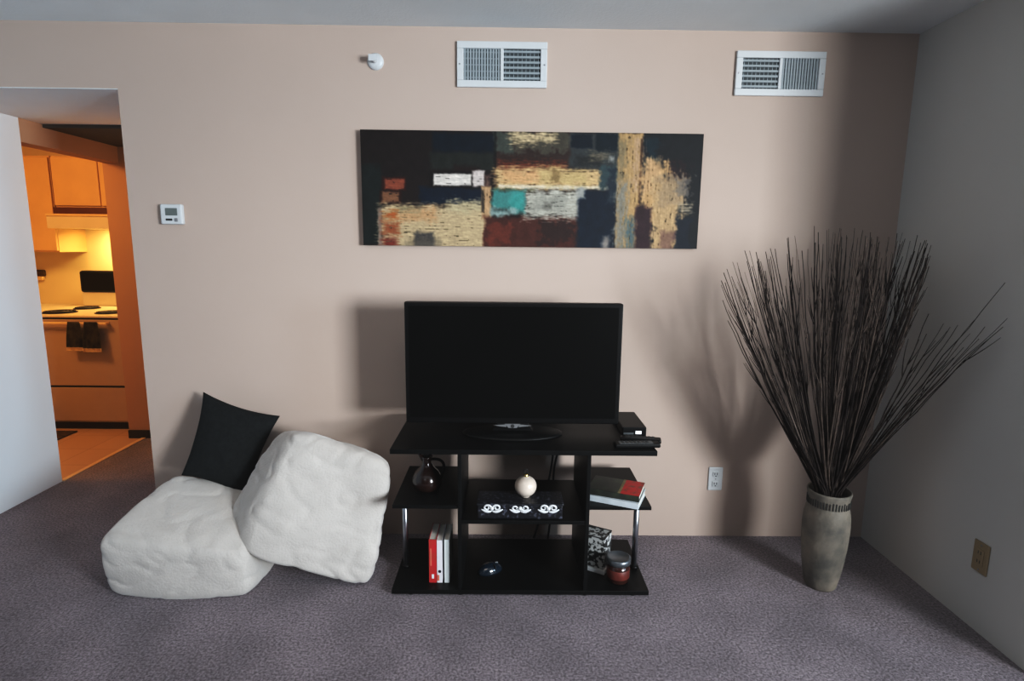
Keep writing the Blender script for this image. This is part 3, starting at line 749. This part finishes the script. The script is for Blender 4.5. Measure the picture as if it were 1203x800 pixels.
def cloth(name, label, x0, x1, z0, z1, y, group):
    bm = new(); N = 14; Mz = 16; g = []
    for j in range(Mz + 1):
        row = []
        for i in range(N + 1):
            u, v = i / N, j / Mz
            wv = .012 * math.sin(u * 12 + v * 2) * v
            squeeze = 1 - .30 * (1 - v) ** 2
            xx = (x0 + x1) / 2 + (u - .5) * (x1 - x0) * squeeze
            row.append(bm.verts.new((xx, y - .006 - abs(wv), z1 + (z0 - z1) * v)))
        g.append(row)
    for j in range(Mz):
        for i in range(N): bm.faces.new((g[j][i], g[j][i + 1], g[j + 1][i + 1], g[j + 1][i]))
    bmesh.ops.solidify(bm, geom=bm.faces[:], thickness=.006)
    for f in bm.faces:
        if f.calc_center_median().z < z0 + .03: f.material_index = 1
    o = obj(name, bm, [M['towel'], M['handle']], None, True)
    return tag(o, label, 'towel', group)
cloth('hand_towel', 'dark kitchen towel on the left of the oven door handle', -3.352, -3.222, .650, .872, KY - .05, 'towels on the oven handle')
cloth('hand_towel', 'dark kitchen towel on the right of the oven door handle', -3.228, -3.088, .642, .872, KY - .05, 'towels on the oven handle')

# upper cabinets
def cabinet(label, x0, x1, y0, y1, z0, z1, nd):
    t = thing('wall_cabinet', label, 'cabinet', ((x0 + x1) / 2, (y0 + y1) / 2, z0), 0, 'kitchen wall cabinets')
    cx, cy = (x0 + x1) / 2, (y0 + y1) / 2
    obj('carcass', bx(x0 - cx, x1 - cx, y0 + .02 - cy, y1 - cy, 0, z1 - z0), M['oak'], t)
    wd = (x1 - x0) / nd
    for i in range(nd):
        a, b_ = x0 + wd * i + .004 - cx, x0 + wd * (i + 1) - .004 - cx
        dr = obj('door', bx(a, b_, y0 - cy, y0 + .02 - cy, .012, z1 - z0 - .012, bev=.004), M['oak'], t)
    return t
cabinet('tall wooden kitchen wall cabinet left of the range hood', -4.48, -3.770, 2.12, 2.46, 1.385, 2.165, 2)
cabinet('short wooden kitchen wall cabinet above the range hood', -3.755, -2.985, 2.12, 2.46, 1.755, 2.165, 2)
t = thing('range_hood', 'slim range hood with dark top band mounted over the stove', 'range hood', (-3.37, 2.20, 1.58))
bm = new()
pr = [(-.18, 0), (.255, 0), (.255, .112), (-.16, .112), (-.18, .09)]
a = [bm.verts.new((-.385, y, z)) for y, z in pr]; b2 = [bm.verts.new((.385, y, z)) for y, z in pr]
bm.faces.new(a); bm.faces.new(b2[::-1])
for i in range(5): bm.faces.new((a[i], b2[i], b2[(i + 1) % 5], a[(i + 1) % 5]))
obj('canopy', bm, M['enamel_hi'], t)
obj('top_lip', bx(-.388, .388, -.186, -.16, .098, .116, bev=.003), M['handle'], t)
obj('upper_band', bx(-.384, .384, -.10, .25, .116, .172), mat('hood_dark_band', (.10, .02, .012, 1), .5, var=.2, scale=20), t)
t = thing('base_cabinet', 'wooden kitchen base cabinet beside the stove with pale countertop', 'cabinet', (-4.275, 2.05, 0))
obj('carcass', bx(-.515, .52, -.38, .40, .09, .875), M['oak'], t)
obj('plinth', bx(-.52, .53, -.33, .40, 0, .09), M['dark_trim'], t)
for i in range(2): 
    dd = obj('door', bx(-.51 + i * .52, .0 + i * .52, -.40, -.38, .11, .70, bev=.004), M['oak'], t)
    dd = obj('drawer', bx(-.51 + i * .52, .0 + i * .52, -.40, -.38, .72, .865, bev=.004), M['oak'], t)
o = obj('countertop', bx(-4.795, KX0 - .003, 1.64, 2.46, .876, .915, bev=.004), M['enamel_hi'])
tag(o, 'pale countertop beside the stove in the kitchen', 'countertop')
t = thing('wall_bracket', 'small dark fixture with pale lower end on the kitchen wall under the cabinet', 'wall fixture', (-4.21, 2.46, 1.13))
obj('mount', bx(-.05, .05, -.03, 0, .035, .09, bev=.008), M['rug'], t)
obj('hook', bx(-.04, .04, -.04, 0, -.005, .032, bev=.008), M['handle'], t)
o = obj('kitchen_rug', bx(-3.75, -3.36, 1.17, 1.58, 0, .010, bev=.004), M['rug'])
tag(o, 'dark brown rug on the kitchen floor in front of the stove', 'rug')

# ------------------------------------------------------------------ lights
def area(name, loc, target, sx, sy, power, col, spread=180):
    l = bpy.data.lights.new(name, 'AREA'); l.shape = 'RECTANGLE'; l.size = sx; l.size_y = sy; l.energy = power; l.color = col; l.spread = R(spread)
    o = bpy.data.objects.new(name, l); C.objects.link(o); o.location = loc
    o.rotation_euler = (Vector(target) - Vector(loc)).to_track_quat('-Z', 'Y').to_euler(); return o
area('window_daylight', ((WX0 + WX1) / 2, YR - .02, (WZ0 + WZ1) / 2), (-.85, 0, .95), WX1 - WX0 - .08, WZ1 - WZ0 - .08, 84, (.90, .96, 1), 80)
area('overhead_fill', (-.3, -1.75, 2.42), (-.3, -1.5, 0), 1.2, .7, 9, (1, .86, .74), 150)  # unseen warm fill from above, added to light carpet and cushions
area('upward_fill', (-.8, -3.2, 1.75), (-.7, -2.6, 2.44), .8, .8, 7, (.92, .97, 1), 170)  # fill added behind the camera, aimed up to lift the ceiling
area('side_fill', (XF - .03, -2.7, 1.5), (-2.7, -.5, 1.2), 1.4, 1.2, 28, (.60, .81, 1), 80)  # cool fill added for the left wall; no window stands here
area('kitchen_ceiling_light', (-3.7, .55, 2.25), (-3.2, 1.5, .9), .4, .4, 23, (1, .46, .13))
area('hall_fill', (-1.85, 1.15, 1.75), (-2.75, 1.1, 1.6), .15, .15, 2.4, (1, .5, .2))  # unseen warm fill added for the lintel and end wall
area('hood_light', (-3.37, 2.25, 1.565), (-3.37, 2.36, .9), .3, .12, 9, (1, .62, .2))
w = bpy.data.worlds.new('world'); bpy.context.scene.world = w; w.use_nodes = True
w.node_tree.nodes['Background'].inputs['Color'].default_value = (.55, .62, .7, 1)
w.node_tree.nodes['Background'].inputs['Strength'].default_value = .1
vs_ = bpy.context.scene.view_settings
vs_.view_transform = 'Standard'; vs_.look = 'None'; vs_.exposure = -.08; vs_.gamma = 1
vs_.use_curve_mapping = True
cv = vs_.curve_mapping.curves[3]
cv.points[0].location = (0, .0035)
for p_ in ((.10, .068), (.28, .255), (.55, .56)): cv.points.new(*p_)
vs_.curve_mapping.update()
